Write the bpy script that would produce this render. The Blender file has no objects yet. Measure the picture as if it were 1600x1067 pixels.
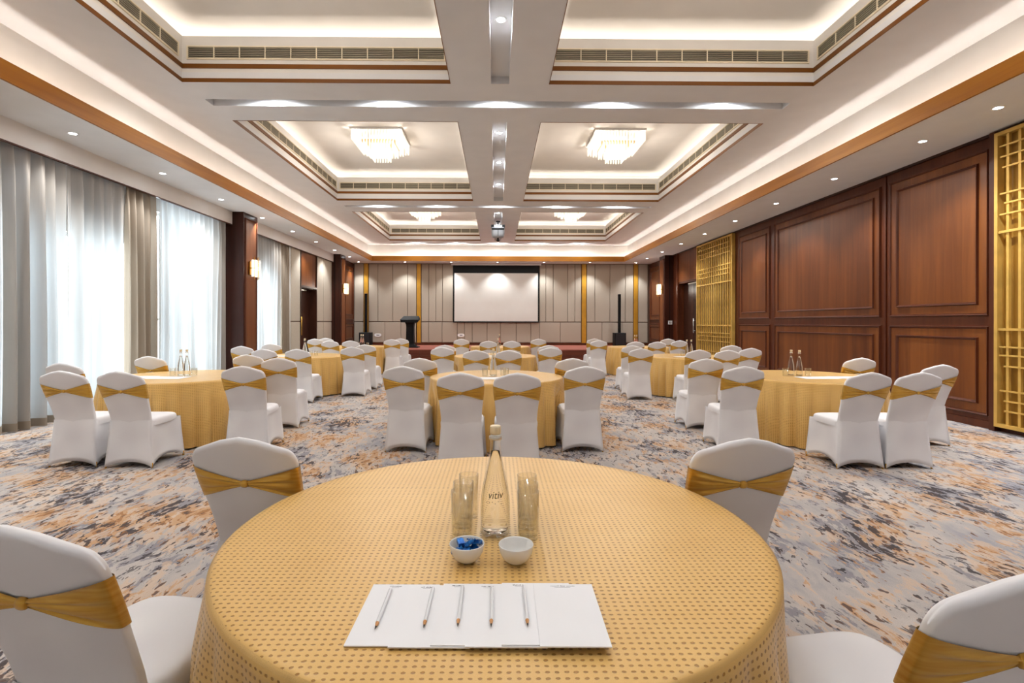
import bpy, math, random
from math import sin, cos, pi, radians, sqrt, exp
from mathutils import Matrix, Vector

random.seed(7)
SC = bpy.context.scene
COL = SC.collection

# ------------------------------------------------------------------ camera
cam_d = bpy.data.cameras.new('camera')
cam_d.sensor_width = 36.0
cam_d.lens = 18.0
cam_d.shift_x = 0.0100
cam_d.shift_y = -0.01875
cam_d.clip_start = 0.05
cam_d.clip_end = 200
cam = bpy.data.objects.new('camera', cam_d)
COL.objects.link(cam)
EYE = 1.43
cam.matrix_world = (Matrix.Translation((0, 0, EYE)) @ Matrix.Rotation(-0.0101, 4, 'Z')
                    @ Matrix.Rotation(pi / 2, 4, 'X') @ Matrix.Rotation(0.0019, 4, 'Z'))
SC.camera = cam

# ------------------------------------------------------------------ world and exposure
W = bpy.data.worlds.new('sky'); SC.world = W
W.use_nodes = True
bg = W.node_tree.nodes['Background']
bg.inputs[0].default_value = (0.86, 0.94, 1.0, 1)
bg.inputs[1].default_value = 4.4
vs = SC.view_settings
vs.view_transform = 'Standard'; vs.look = 'None'; vs.gamma = 1.0
vs.use_curve_mapping = False
vs.exposure = 1.27
SC.cycles.use_denoising = True
SC.cycles.max_bounces = 6
SC.cycles.diffuse_bounces = 3
SC.cycles.glossy_bounces = 2
SC.cycles.transmission_bounces = 5
SC.cycles.adaptive_threshold = 0.05
SC.cycles.transparent_max_bounces = 16
SC.cycles.sample_clamp_indirect = 6.0
SC.cycles.caustics_reflective = False
SC.cycles.caustics_refractive = False

P_DOWN = 66.0      # watts of a recessed downlight
P_SLOT = 17.0      # watts of a lamp in a ceiling slot
E_COVE = 15.0      # emission of the perimeter cove strip
E_COFFER = 9.5    # emission of the coffer cove strips
E_ROD = 0.72        # emission of the chandelier crystals
WARM = (1.0, 0.905, 0.80)
NEUT = (0.915, 0.965, 1.0)

# ------------------------------------------------------------------ materials
def hexlin(h):
    h = h.lstrip('#')
    out = []
    for i in (0, 2, 4):
        c = int(h[i:i + 2], 16) / 255
        out.append(c / 12.92 if c <= 0.04045 else ((c + 0.055) / 1.055) ** 2.4)
    return tuple(out) + (1.0,)

class NT:
    def __init__(s, name):
        s.m = bpy.data.materials.new(name); s.m.use_nodes = True
        s.t = s.m.node_tree; s.t.nodes.clear()
        s.out = s.t.nodes.new('ShaderNodeOutputMaterial')
    def n(s, kind, ins=None, **props):
        nd = s.t.nodes.new('ShaderNode' + kind)
        for k, v in props.items(): setattr(nd, k, v)
        if ins:
            for k, v in ins.items():
                if hasattr(v, 'is_output'): s.t.links.new(v, nd.inputs[k])
                else: nd.inputs[k].default_value = v
        return nd
    def math(s, op, a, b=0.0, c=None, clamp=False):
        nd = s.n('Math', {0: a, 1: b}, operation=op)
        if c is not None:
            if hasattr(c, 'is_output'): s.t.links.new(c, nd.inputs[2])
            else: nd.inputs[2].default_value = c
        nd.use_clamp = clamp
        return nd.outputs[0]
    def mapping(s, vec, scale=(1, 1, 1), loc=(0, 0, 0), rot=(0, 0, 0)):
        return s.n('Mapping', {'Vector': vec, 'Scale': scale, 'Location': loc, 'Rotation': rot}).outputs[0]
    def noise(s, vec, scale, detail=3.0, rough=0.5, dist=0.0):
        return s.n('TexNoise', {'Vector': vec, 'Scale': scale, 'Detail': detail, 'Roughness': rough, 'Distortion': dist}).outputs[0]
    def ramp(s, fac, stops, interp='LINEAR'):
        nd = s.n('ValToRGB', {0: fac}); cr = nd.color_ramp; cr.interpolation = interp
        while len(cr.elements) < len(stops): cr.elements.new(0.5)
        for e, (p, c) in zip(cr.elements, stops):
            e.position = p; e.color = c
        return nd.outputs[0]
    def mix(s, fac, a, b, blend='MIX'):
        nd = s.n('Mix', data_type='RGBA', blend_type=blend)
        for k, v in ((0, fac), (6, a), (7, b)):
            if hasattr(v, 'is_output'): s.t.links.new(v, nd.inputs[k])
            else: nd.inputs[k].default_value = v
        return nd.outputs[2]
    def bump(s, h, strength=0.2, dist=0.01):
        return s.n('Bump', {'Height': h, 'Strength': strength, 'Distance': dist}).outputs[0]
    def pbr(s, **ins):
        p = s.n('BsdfPrincipled')
        for k, v in ins.items():
            k = k.replace('_', ' ')
            if hasattr(v, 'is_output'): s.t.links.new(v, p.inputs[k])
            else: p.inputs[k].default_value = v
        s.t.links.new(p.outputs[0], s.out.inputs[0])
        return p
    def finish(s, sock):
        s.t.links.new(sock, s.out.inputs[0]); return s.m

def plain(name, col, rough=0.6, metal=0.0, var=0.06, scale=3.0, spec=0.5):
    t = NT(name); c = hexlin(col)
    tc = t.n('TexCoord').outputs['Object']
    f = t.noise(tc, scale, 1)
    dark = tuple(x * (1 - var) for x in c[:3]) + (1,)
    lite = tuple(min(1, x * (1 + var)) for x in c[:3]) + (1,)
    t.pbr(Base_Color=t.ramp(f, [(0.3, dark), (0.7, lite)]), Roughness=rough, Metallic=metal, Specular_IOR_Level=spec)
    return t.m

def wood(name, cols, rough=0.35, axis='Z', scale=1.0, planks=0.0):
    t = NT(name)
    tc = t.n('TexCoord').outputs['Object']
    s = {'Z': (7, 7, .35), 'Y': (7, .35, 7), 'X': (.35, 7, 7)}[axis]
    s = tuple(k * scale for k in s)
    rnd = t.n('ObjectInfo').outputs['Random']
    off = t.n('CombineXYZ', {0: t.math('MULTIPLY', rnd, 13.0), 1: t.math('MULTIPLY', rnd, 7.0), 2: t.math('MULTIPLY', rnd, 5.0)}).outputs[0]
    vec = t.n('VectorMath', {0: tc, 1: off}, operation='ADD').outputs[0]
    v = t.mapping(vec, s)
    g = t.noise(v, 1.6, 4, 0.62, 0.5)
    big = t.noise(t.mapping(vec, tuple(k * .22 for k in s)), 1.0, 1)
    mixf = t.math('ADD', t.math('MULTIPLY', g, .6), t.math('MULTIPLY', big, .4))
    if planks:
        sp = t.n('SeparateXYZ', {0: tc})
        ids = t.math('FLOOR', t.math('MULTIPLY', sp.outputs['Y'], planks))
        wn = t.n('TexWhiteNoise', {'W': ids}, noise_dimensions='1D').outputs[0]
        mixf = t.math('ADD', t.math('MULTIPLY', mixf, .85), t.math('MULTIPLY', wn, .15))
    c = t.ramp(mixf, [(0.30, hexlin(cols[0])), (0.5, hexlin(cols[1])), (0.68, hexlin(cols[2]))])
    t.pbr(Base_Color=c, Roughness=rough, Specular_IOR_Level=.3)
    return t.m

def emis(name, col, strength, base=None):
    t = NT(name)
    e = t.n('Emission', {'Color': tuple(col) + (1,), 'Strength': strength})
    return t.finish(e.outputs[0])

M = {}
M['ceiling'] = plain('ceiling paint', '#d9d9db', .85, var=.02)
M['cove'] = plain('cove paint', '#dedad5', .85, var=.02)
M['soffit'] = plain('soffit paint', '#dddee0', .7, var=.02)
M['pelmet'] = plain('pelmet paint', '#e8e4e1', .5, var=.02)
M['band'] = wood('honey wood band', ['#85500f', '#9d6317', '#b07624'], .42, 'Y', .6)
M['bandx'] = wood('honey wood band across', ['#85500f', '#9d6317', '#b07624'], .42, 'X', .6)
M['trimw'] = wood('coffer trim wood', ['#5c330a', '#70420e', '#835013'], .4, 'Y', .7)
M['trimx'] = wood('coffer trim wood across', ['#5c330a', '#70420e', '#835013'], .4, 'X', .7)
M['panel'] = wood('walnut panel', ['#50260e', '#693816', '#7e481e'], .36, 'Z', .75, 2.2)
M['mould'] = wood('walnut moulding', ['#3d180b', '#4c2312', '#5a2d18'], .32, 'Z', 1.0)
M['stile'] = wood('walnut stile', ['#40190c', '#502612', '#5f3019'], .36, 'Z', .8)
M['door'] = wood('dark door wood', ['#26110a', '#32190f', '#3e2115'], .36, 'Z', .8)
M['pillar'] = wood('dark pillar wood', ['#2a1009', '#36170d', '#442011'], .34, 'Z', .8)
M['stage'] = wood('stage wood', ['#4c2014', '#64301f', '#773c28'], .4, 'X', .8)
M['gold'] = plain('gold lattice paint', '#d8b05a', .4, .35, .10, 6)
M['goldback'] = plain('gold back panel', '#a87a2c', .5, .25, .12, 2)
M['latback'] = plain('brown lattice backing', '#6a481b', .6, 0, .12, 2)
M['goldstrip'] = plain('gold wall strip', '#c08d2c', .4, .35, .08, 4)
M['fabric'] = plain('beige fabric panel', '#aa9f90', .9, var=.04, scale=40)
M['fabgap'] = plain('panel gap brown', '#5a4638', .8)
M['black'] = plain('black plastic', '#09090a', .6, spec=.2)
M['grille'] = plain('air grille', '#a39a86', .5, .2)
M['grilleback'] = plain('air grille dark', '#2e2a24', .8)
M['grilleframe'] = plain('air grille frame', '#e9dcc2', .5)
M['whitepl'] = plain('white plastic', '#eeeeee', .4, var=.01)
M['metal'] = plain('brushed steel', '#c9c6c0', .28, .95, .04)
M['brass'] = plain('brass', '#c8983c', .28, .9, .06)
M['greypl'] = plain('grey plastic', '#8b8b8d', .5)
M['screen'] = plain('screen fabric', '#cdc8c1', .9, var=.01)
M['paper'] = plain('paper', '#f1f1f4', .8, var=.01)
M['ink'] = plain('ink', '#55555c', .8)
M['pencil'] = plain('pencil paint', '#dfe0e4', .4, var=.02)
M['pwood'] = plain('pencil wood', '#d59a62', .7)
M['lead'] = plain('lead', '#2a2422', .5)
M['bowl'] = plain('bowl china', '#eceae6', .25, var=.01)
M['cap'] = plain('cork cap', '#e6d6b4', .45, .1)
M['lens'] = emis('downlight lens', NEUT, 12.0)
M['lens'].cycles.emission_sampling = 'NONE'
M['cove_led'] = emis('cove led', WARM, E_COVE)
M['coffer_led'] = emis('coffer led', WARM, E_COFFER)

def mk_cover():
    t = NT('white stretch cover')
    tc = t.n('TexCoord').outputs['Object']
    f = t.noise(tc, 5, 0)
    p = t.pbr(Base_Color=t.ramp(f, [(0.3, hexlin('#e4e2e5')), (0.7, hexlin('#ecebed'))]), Roughness=.72,
              Specular_IOR_Level=.3)
    return t.m
M['cover'] = mk_cover()

def mk_satin():
    t = NT('gold satin')
    tc = t.n('TexCoord').outputs['Object']
    f = t.noise(t.mapping(tc, (3, 3, 30)), 3, 3)
    t.pbr(Base_Color=t.ramp(f, [(0.3, hexlin('#c69229')), (0.7, hexlin('#dbb04e'))]), Roughness=.26, Metallic=.5,
          Sheen_Weight=.2, Specular_IOR_Level=.5)
    return t.m
M['satin'] = mk_satin()

def mk_cloth():
    t = NT('gold dotted tablecloth')
    uv = t.n('UVMap').outputs[0]
    sp = t.n('SeparateXYZ', {0: uv})
    p = 0.0186
    wob = t.noise(uv, 60, 2)
    u = t.math('ADD', t.math('DIVIDE', sp.outputs[0], p), t.math('MULTIPLY', wob, .25))
    v = t.math('ADD', t.math('DIVIDE', sp.outputs[1], p * .95), t.math('MULTIPLY', wob, .3))
    fu = t.math('ABSOLUTE', t.math('SUBTRACT', t.math('FRACT', u), .5))
    fv = t.math('ABSOLUTE', t.math('SUBTRACT', t.math('FRACT', v), .5))
    d = t.math('SQRT', t.math('ADD', t.math('POWER', t.math('MULTIPLY', fu, .9), 2.0), t.math('POWER', t.math('MULTIPLY', fv, 1.15), 2.0)))
    dot = t.n('MapRange', {'Value': d, 'From Min': .18, 'From Max': .25, 'To Min': 1.0, 'To Max': 0.0}).outputs[0]
    weave = t.noise(t.mapping(uv, (900, 300, 1)), 1.0, 2)
    big = t.noise(uv, 3, 3)
    base = t.ramp(t.math('ADD', t.math('MULTIPLY', weave, .5), t.math('MULTIPLY', big, .5)),
                  [(.3, hexlin('#d9aa5a')), (.7, hexlin('#e8c078'))])
    col = t.mix(t.math('MULTIPLY', dot, .84), base, hexlin('#9a6618'))
    h = t.math('SUBTRACT', t.math('MULTIPLY', weave, .12), dot)
    t.pbr(Base_Color=col, Roughness=.36, Normal=t.bump(h, .5, .0025), Sheen_Weight=.1, Specular_IOR_Level=.4)
    return t.m
M['cloth'] = mk_cloth()

def mk_carpet():
    t = NT('abstract carpet')
    tc = t.n('TexCoord').outputs['Object']
    wob = t.n('TexNoise', {'Vector': tc, 'Scale': 1.7, 'Detail': 4.0}).outputs[1]
    wv = t.n('VectorMath', {0: wob, 1: (.5, .5, .5)}, operation='SUBTRACT').outputs[0]
    wv = t.n('VectorMath', {0: wv, 3: .22}, operation='SCALE').outputs[0]
    P = t.n('VectorMath', {0: tc, 1: wv}, operation='ADD').outputs[0]
    low1 = t.noise(t.mapping(P, (.9, .6, 1)), 1.3, 4, .6)
    low2 = t.noise(t.mapping(P, (1.5, .9, 1), (9, 4, 0)), 1.3, 4, .6)
    low3 = t.noise(t.mapping(P, (1.6, 1.0, 1), (3, 17, 0)), 1.3, 4, .6)
    st = t.noise(t.mapping(P, (13.0, 4.2, 1)), 1.0, 4, .68, .3)
    st2 = t.noise(t.mapping(P, (17.0, 5.4, 1), (5, 2, 0)), 1.0, 4, .68, .25)
    st3 = t.noise(t.mapping(P, (21.0, 7.0, 1), (1, 8, 0)), 1.0, 3, .65, .2)
    st4 = t.noise(t.mapping(P, (26.0, 10.0, 1), (4, 1, 0)), 1.0, 2, .6, .3)
    base = t.ramp(t.math('ADD', t.math('MULTIPLY', low1, .7), t.math('MULTIPLY', st, .3)),
                  [(.38, hexlin('#9c9a9f')), (.46, hexlin('#aea8a6')), (.54, hexlin('#bbb3ae')), (.64, hexlin('#cbc3be'))])
    def mask(a, b, wa, lo, hi):
        s = t.math('ADD', t.math('MULTIPLY', a, wa), t.math('MULTIPLY', b, 1 - wa))
        return t.n('MapRange', {'Value': s, 'From Min': lo, 'From Max': hi}).outputs[0]
    tan = mask(st, low2, .5, .505, .515)
    orange = mask(st2, low2, .5, .545, .552)
    slate = mask(st2, low3, .5, .515, .525)
    dark = mask(st3, low3, .5, .565, .572)
    dark2 = mask(st4, low1, .62, .585, .592)
    rust = mask(st4, low2, .6, .58, .587)
    c = t.mix(t.math('MULTIPLY', slate, .75), base, hexlin('#817f88'))
    c = t.mix(t.math('MULTIPLY', tan, .6), c, hexlin('#ccb096'))
    c = t.mix(t.math('MULTIPLY', orange, .72), c, hexlin('#c0956a'))
    c = t.mix(t.math('MULTIPLY', dark, .92), c, hexlin('#423d40'))
    c = t.mix(t.math('MULTIPLY', rust, .8), c, hexlin('#9c6e48'))
    c = t.mix(t.math('MULTIPLY', dark2, .75), c, hexlin('#4c474b'))
    fine = t.noise(tc, 230, 2)
    c = t.mix(.10, c, t.ramp(fine, [(.3, (0, 0, 0, 1)), (.7, (1, 1, 1, 1))]), 'OVERLAY')
    t.pbr(Base_Color=c, Roughness=.95, Normal=t.bump(fine, .25, .004), Specular_IOR_Level=.15)
    return t.m
M['carpet'] = mk_carpet()

def mk_curtain(name, col, trans, tcol, transp=0.0):
    t = NT(name)
    tc = t.n('TexCoord').outputs['Object']
    f = t.noise(t.mapping(tc, (60, 60, 4)), 1.0, 3)
    c = t.ramp(f, [(.3, tuple(x * .93 for x in hexlin(col)[:3]) + (1,)), (.7, hexlin(col))])
    d = t.n('BsdfDiffuse', {'Color': c})
    tr = t.n('BsdfTranslucent', {'Color': hexlin(tcol)})
    mx = t.n('MixShader', {0: trans, 1: d.outputs[0], 2: tr.outputs[0]})
    if transp:
        tp = t.n('BsdfTransparent', {'Color': (1, 1, 1, 1)})
        mx = t.n('MixShader', {0: transp, 1: mx.outputs[0], 2: tp.outputs[0]})
    return t.finish(mx.outputs[0])
M['sheer'] = mk_curtain('sheer linen curtain', '#a89c90', .42, '#d6dadd', .0)
M['drape'] = mk_curtain('beige drape', '#968879', .22, '#cdbfae', 0.0)

def mk_thin_glass(name, tint, gl=1.0):
    t = NT(name)
    lw = t.n('LayerWeight', {'Blend': .5})
    tp = t.n('BsdfTransparent', {'Color': hexlin(tint)})
    g = t.n('BsdfGlossy', {'Color': (.95, .95, .95, 1), 'Roughness': .03})
    fac = t.math('ADD', t.math('MULTIPLY', t.math('POWER', lw.outputs['Facing'], 2.2), .62 * gl), .045, clamp=True)
    mx = t.n('MixShader', {0: fac, 1: tp.outputs[0], 2: g.outputs[0]})
    return t.finish(mx.outputs[0])
M['glass'] = mk_thin_glass('clear glass', '#fdfdfb', 1.0)
M['pane'] = mk_thin_glass('window glass', '#f6fafb', .5)
def mk_water():
    t = NT('water')
    p = t.pbr(Base_Color=(.97, .96, .93, 1), Roughness=.0, IOR=1.10, Transmission_Weight=1.0)
    return t.m
M['water'] = mk_water()
def mk_foil():
    t = NT('blue foil')
    tc = t.n('TexCoord').outputs['Object']
    f = t.noise(tc, 90, 3)
    t.pbr(Base_Color=t.ramp(f, [(.35, hexlin('#0b3f8f')), (.65, hexlin('#2a86d8'))]), Roughness=.25, Metallic=.6,
          Normal=t.bump(f, .6, .004))
    return t.m
M['foil'] = mk_foil()
def mk_crystal():
    t = NT('lit crystal rods')
    lw = t.n('LayerWeight', {'Blend': .35})
    e = t.n('Emission', {'Color': (1.0, .88, .71, 1), 'Strength': E_ROD})
    g = t.n('BsdfGlossy', {'Color': (1, .9, .75, 1), 'Roughness': .08})
    tp = t.n('BsdfTransparent', {'Color': (1, .97, .92, 1)})
    mx = t.n('MixShader', {0: t.math('MULTIPLY', lw.outputs['Facing'], .5), 1: e.outputs[0], 2: g.outputs[0]})
    m2 = t.n('MixShader', {0: .4, 1: mx.outputs[0], 2: tp.outputs[0]})
    return t.finish(m2.outputs[0])
M['crystal'] = mk_crystal()
M['crystal'].cycles.emission_sampling = 'NONE'

# ------------------------------------------------------------------ mesh helpers
class MB:
    def __init__(s): s.v = []; s.f = []; s.uv = None
    def box(s, x0, x1, y0, y1, z0, z1):
        b = len(s.v)
        s.v += [(x0, y0, z0), (x1, y0, z0), (x1, y1, z0), (x0, y1, z0), (x0, y0, z1), (x1, y0, z1), (x1, y1, z1), (x0, y1, z1)]
        s.f += [tuple(b + i for i in q) for q in ((3, 2, 1, 0), (4, 5, 6, 7), (0, 1, 5, 4), (1, 2, 6, 5), (2, 3, 7, 6), (3, 0, 4, 7))]
        return s
    def cbox(s, x0, x1, y0, y1, z0, z1, c, face):
        """box with its front face (direction face) chamfered by c"""
        b = len(s.v)
        if face in ('-Y', '+Y'):
            yb, yf = (y1, y0) if face == '-Y' else (y0, y1)
            ym = yf + (c if face == '-Y' else -c)
            for y, k in ((yb, 0), (ym, 0), (yf, c)):
                s.v += [(x0 + k, y, z0 + k), (x1 - k, y, z0 + k), (x1 - k, y, z1 - k), (x0 + k, y, z1 - k)]
            flip = face == '+Y'
        else:
            xb, xf = (x1, x0) if face == '-X' else (x0, x1)
            xm = xf + (c if face == '-X' else -c)
            for x, k in ((xb, 0), (xm, 0), (xf, c)):
                s.v += [(x, y0 + k, z0 + k), (x, y1 - k, z0 + k), (x, y1 - k, z1 - k), (x, y0 + k, z1 - k)]
            flip = face == '-X'
        fs = [(3, 2, 1, 0), (8, 9, 10, 11)]
        for r in (0, 4):
            for i in range(4):
                j = (i + 1) % 4
                fs.append((r + i, r + j, r + 4 + j, r + 4 + i))
        for q in fs:
            q = tuple(b + i for i in q)
            s.f.append(q[::-1] if flip else q)
        return s
    def lathe(s, prof, n=24, c=(0, 0, 0), cap0=True, cap1=True):
        b = len(s.v)
        for r, z in prof:
            for i in range(n):
                a = 2 * pi * i / n
                s.v.append((c[0] + r * cos(a), c[1] + r * sin(a), c[2] + z))
        for k in range(len(prof) - 1):
            for i in range(n):
                j = (i + 1) % n
                s.f.append((b + k * n + i, b + k * n + j, b + (k + 1) * n + j, b + (k + 1) * n + i))
        if cap0: s.f.append(tuple(b + i for i in range(n))[::-1])
        if cap1: s.f.append(tuple(b + (len(prof) - 1) * n + i for i in range(n)))
        return s
    def tube(s, p, q, r0, r1=None, n=10):
        r1 = r0 if r1 is None else r1
        p = Vector(p); q = Vector(q); d = (q - p).normalized()
        a = d.orthogonal().normalized(); e = d.cross(a)
        b = len(s.v)
        for o, r in ((p, r0), (q, r1)):
            for i in range(n):
                t = 2 * pi * i / n
                s.v.append(tuple(o + a * (r * cos(t)) + e * (r * sin(t))))
        for i in range(n):
            j = (i + 1) % n
            s.f.append((b + i, b + j, b + n + j, b + n + i))
        s.f.append(tuple(b + i for i in range(n))[::-1]); s.f.append(tuple(b + n + i for i in range(n)))
        return s
    def ring_x(s, x, d, y0, y1, z0, z1, w):
        """mitred rectangular moulding lying on plane X=x, standing out by d (signed)"""
        b = len(s.v)
        prof = [(0, 0), (.25, 1), (.6, .8), (1, 0)]
        for k, h in prof:
            o = w * k
            s.v += [(x + d * h, y0 + o, z0 + o), (x + d * h, y1 - o, z0 + o), (x + d * h, y1 - o, z1 - o), (x + d * h, y0 + o, z1 - o)]
        for r in range(len(prof) - 1):
            for i in range(4):
                j = (i + 1) % 4
                q = (b + r * 4 + i, b + r * 4 + j, b + r * 4 + 4 + j, b + r * 4 + 4 + i)
                s.f.append(q if d > 0 else q[::-1])
        return s
    def mesh(s, name, mat, smooth=False):
        me = bpy.data.meshes.new(name)
        me.from_pydata(s.v, [], s.f); me.update()
        if mat: me.materials.append(M[mat] if isinstance(mat, str) else mat)
        if smooth:
            me.polygons.foreach_set('use_smooth', [True] * len(me.polygons))
        return me
    def build(s, name, mat, parent=None, smooth=False, sharp=None, **tags):
        me = s.mesh(name, mat, smooth)
        if sharp is not None: me.set_sharp_from_angle(angle=radians(sharp))
        return link(name, me, parent, **tags)

def link(name, data, parent=None, loc=None, rz=0.0, **tags):
    o = bpy.data.objects.new(name, data); COL.objects.link(o)
    if parent: o.parent = parent
    if loc: o.location = loc
    if rz: o.rotation_euler = (0, 0, rz)
    for k, v in tags.items(): o[k] = v
    return o

def struct(name, mb, mat, smooth=False):
    return mb.build(name, mat, None, smooth, kind='structure')

def thing(name, label, cat, loc=(0, 0, 0), rz=0.0, group=None):
    o = link(name, None, None, loc, rz, label=label, category=cat)
    o.empty_display_size = 0.1
    if group: o['group'] = group
    return o

def copy_tree(o, label, loc, rz=0.0):
    r = o.copy(); COL.objects.link(r); r.location = loc; r.rotation_euler = (0, 0, rz); r['label'] = label
    for ch in o.children:
        c = ch.copy(); COL.objects.link(c); c.parent = r
        for g in ch.children:
            d = g.copy(); COL.objects.link(d); d.parent = c
    return r

ORD = ['first', 'second', 'third', 'fourth', 'fifth', 'sixth', 'seventh', 'eighth', 'ninth', 'tenth', 'eleventh', 'twelfth',
       'thirteenth', 'fourteenth', 'fifteenth', 'sixteenth']

# ------------------------------------------------------------------ room dimensions
XL, XR = -6.22, 6.68          # wall faces
YB, YF = -0.95, 22.30         # back and far wall faces
ZS = 3.98                     # soffit
ZM = 4.67                     # main ceiling
BX0, BX1, BY0, BY1 = -5.19, 5.33, 0.45, 21.36    # opening edged by the wood band
CX0, CX1, CY0, CY1 = -5.39, 5.53, 0.25, 21.56    # cove wall
COFX = [(-4.255, -0.63), (0.705, 4.33)]
COFY = [(1.55, 6.96), (8.28, 13.69), (15.06, 20.36)]
SLX = (-0.08, 0.163)
SLY = [0.755, 7.50, 14.26, 20.90]     # near edge of the cross slots
ZC = 5.45                     # coffer ceiling
ZW = 5.29                     # top of coffer wall

floor = struct('floor', MB().box(-6.75, 6.95, YB - .1, YF + .1, -.12, 0), 'carpet')

# ---- far wall
wf = struct('wall_far', MB().box(-6.75, 6.95, YF + .04, YF + .2, 0, 4.1), 'fabgap')
def farx(px): return (px - 776) * YF / 800
golds = [(568.5, 576.5), (651, 658.5), (908.5, 917), (990, 998)]
up = [554, 568.5, None, 576.5, 591, 614, 637, 651, None, 658.5, 670, 681, 691.5, 708, 731, 754, 776, 798, 821, 843, 853, 864.5, 887, 898.4, 908.5, None, 917, 930, 953.5, 977.6, 990, None, 998, 1013]
lo = [554, 568.5, None, 576.5, 601.5, 626.5, 651, None, 658.5, 670, 691, 714.5, 726, 738, 761, 782, 806.6, 829.6, 843, 875.6, 908.5, None, 917, 941, 972.5, 990, None, 998, 1013]
for seams, z0, z1 in ((up, 1.455, 3.965), (lo, .55, 1.425)):
    for a, b in zip(seams, seams[1:]):
        if a is None or b is None: continue
        MB().cbox(farx(a) + .008, farx(b) - .008, YF, YF + .06, z0, z1, .012, '-Y').build('fabric_panel', 'fabric', wf)
for a, b in golds:
    MB().cbox(farx(a) + .02, farx(b) - .02, YF - .02, YF + .06, .52, 3.975, .01, '-Y').build('gold_strip', 'goldstrip', wf)
MB().box(-6.22, 6.68, YF - .03, YF + .06, .0, .54).build('skirting', 'stile', wf)

# ---- right wall with panelling and door recess
DR0, DR1, DRZ = 16.85, 18.72, 2.84
mb = MB()
mb.box(XR, 6.95, YB - .1, DR0, 0, 4.1); mb.box(XR, 6.95, DR1, YF + .1, 0, 4.1); mb.box(XR, 6.95, DR0, DR1, DRZ, 4.1)
mb.box(6.93, 6.95, DR0, DR1, 0, DRZ)
wr = struct('wall_right', mb, 'stile')
def wpanel(y0, y1, z0, z1, x=XR, d=-1, parent=wr, ins=.155, mat='panel'):
    MB().ring_x(x, d * .035, y0, y1, z0, z1, .045).build('moulding', 'mould', parent)
    MB().box(min(x, x + d * .012), max(x, x + d * .012), y0 + .04, y1 - .04, z0 + .04, z1 - .04).build('wood_panel', mat, parent)
    if ins and y1 - y0 > .5:
        MB().ring_x(x + d * .012, d * .028, y0 + ins, y1 - ins, z0 + ins, z1 - ins, .04).build('moulding', 'mould', parent)
for y0, y1 in ((6.86, 8.62), (8.82, 12.22), (12.42, 14.02)):
    wpanel(y0, y1, 1.53, 3.80); wpanel(y0, y1, .165, 1.39)
for y0, y1 in ((-.85, 1.9), (2.1, 4.9)):
    wpanel(y0, y1, 1.53, 3.80); wpanel(y0, y1, .165, 1.39)
for y0, y1 in ((20.05, 22.2),):
    wpanel(y0, y1, 1.53, 3.80, ins=.2); wpanel(y0, y1, .6, 1.39, ins=.12)
MB().box(6.60, XR, 6.72, 6.80, 0, 3.97).build('stile', 'stile', wr)
MB().box(6.655, XR, 6.80, 14.12, 0, .10).build('baseboard', 'stile', wr)
MB().box(6.66, XR, 8.70, 8.73, .1, 3.97).build('stile', 'mould', wr)
MB().box(6.665, XR, DR0, DR1, DRZ + .06, 3.97).build('wood_panel', 'panel', wr)
MB().box(6.60, XR, DR0 - .04, DR0, 0, 3.97).build('stile', 'stile', wr)
MB().box(6.62, 6.68, DR1 - .02, DR1 + .1, 0, 3.97).build('stile', 'stile', wr)
d2 = struct('door_2', MB().cbox(6.87, 6.925, DR0 + .02, DR1 - .02, 0, DRZ - .02, .006, '-X'), 'door')
MB().box(6.866, 6.872, 17.73, 17.745, .01, DRZ - .03).build('leaf_gap', 'black', d2)
MB().tube((6.80, 17.62, 1.08), (6.80, 17.62, 1.58), .018).tube((6.80, 17.62, 1.15), (6.88, 17.62, 1.15), .012).tube((6.80, 17.62, 1.51), (6.88, 17.62, 1.51), .012).build('door_handle', 'metal', d2, True)
MB().box(6.72, 6.78, 17.0, 17.9, DRZ - .07, DRZ - .03).build('door_closer', 'metal', d2)

# ---- left wall with windows, door recess
ZH = 3.69
WIN = [(4.55, 6.55, 2.80), (7.15, 9.05, 2.80), (9.55, 11.55, 3.55), (12.95, 14.75, 2.85)]
DL0, DL1, DLZ = 16.25, 17.62, 2.54
mb = MB()
edges = [YB - .1]
for a, b, h in WIN: edges += [a, b]
edges.append(15.45)
for i in range(0, len(edges), 2):
    mb.box(-6.75, -6.52, edges[i], edges[i + 1], 0, 4.1)
for a, b, h in WIN:
    mb.box(-6.75, -6.52, a, b, h, 4.1); mb.box(-6.75, -6.52, a, b, 0, .08)
mb.box(-6.75, XL, 15.45, DL0, 0, 4.1); mb.box(-6.75, XL, DL1, YF + .1, 0, 4.1)
mb.box(-6.75, XL, DL0, DL1, DLZ, 4.1); mb.box(-6.75, -6.60, DL0, DL1, 0, DLZ)
wl = struct('wall_left', mb, 'soffit')
for k, (a, b, h) in enumerate(WIN):
    f = MB()
    for y in (a, (a + b) / 2 - .025, b - .05): f.box(-6.68, -6.62, y, y + .05, .08, h)
    for z in (.08, 1.45, h - .05): f.box(-6.68, -6.62, a, b, z, z + .05)
    w = f.build('window_%d' % (k + 1), 'whitepl', None, kind='structure')
    m2 = (a + b) / 2
    for y0, y1 in ((a + .05, m2 - .025), (m2 + .025, b - .05)):
        for z0, z1 in ((.13, 1.45), (1.50, h - .05)):
            MB().box(-6.655, -6.645, y0, y1, z0, z1).build('pane', 'pane', w)
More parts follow.
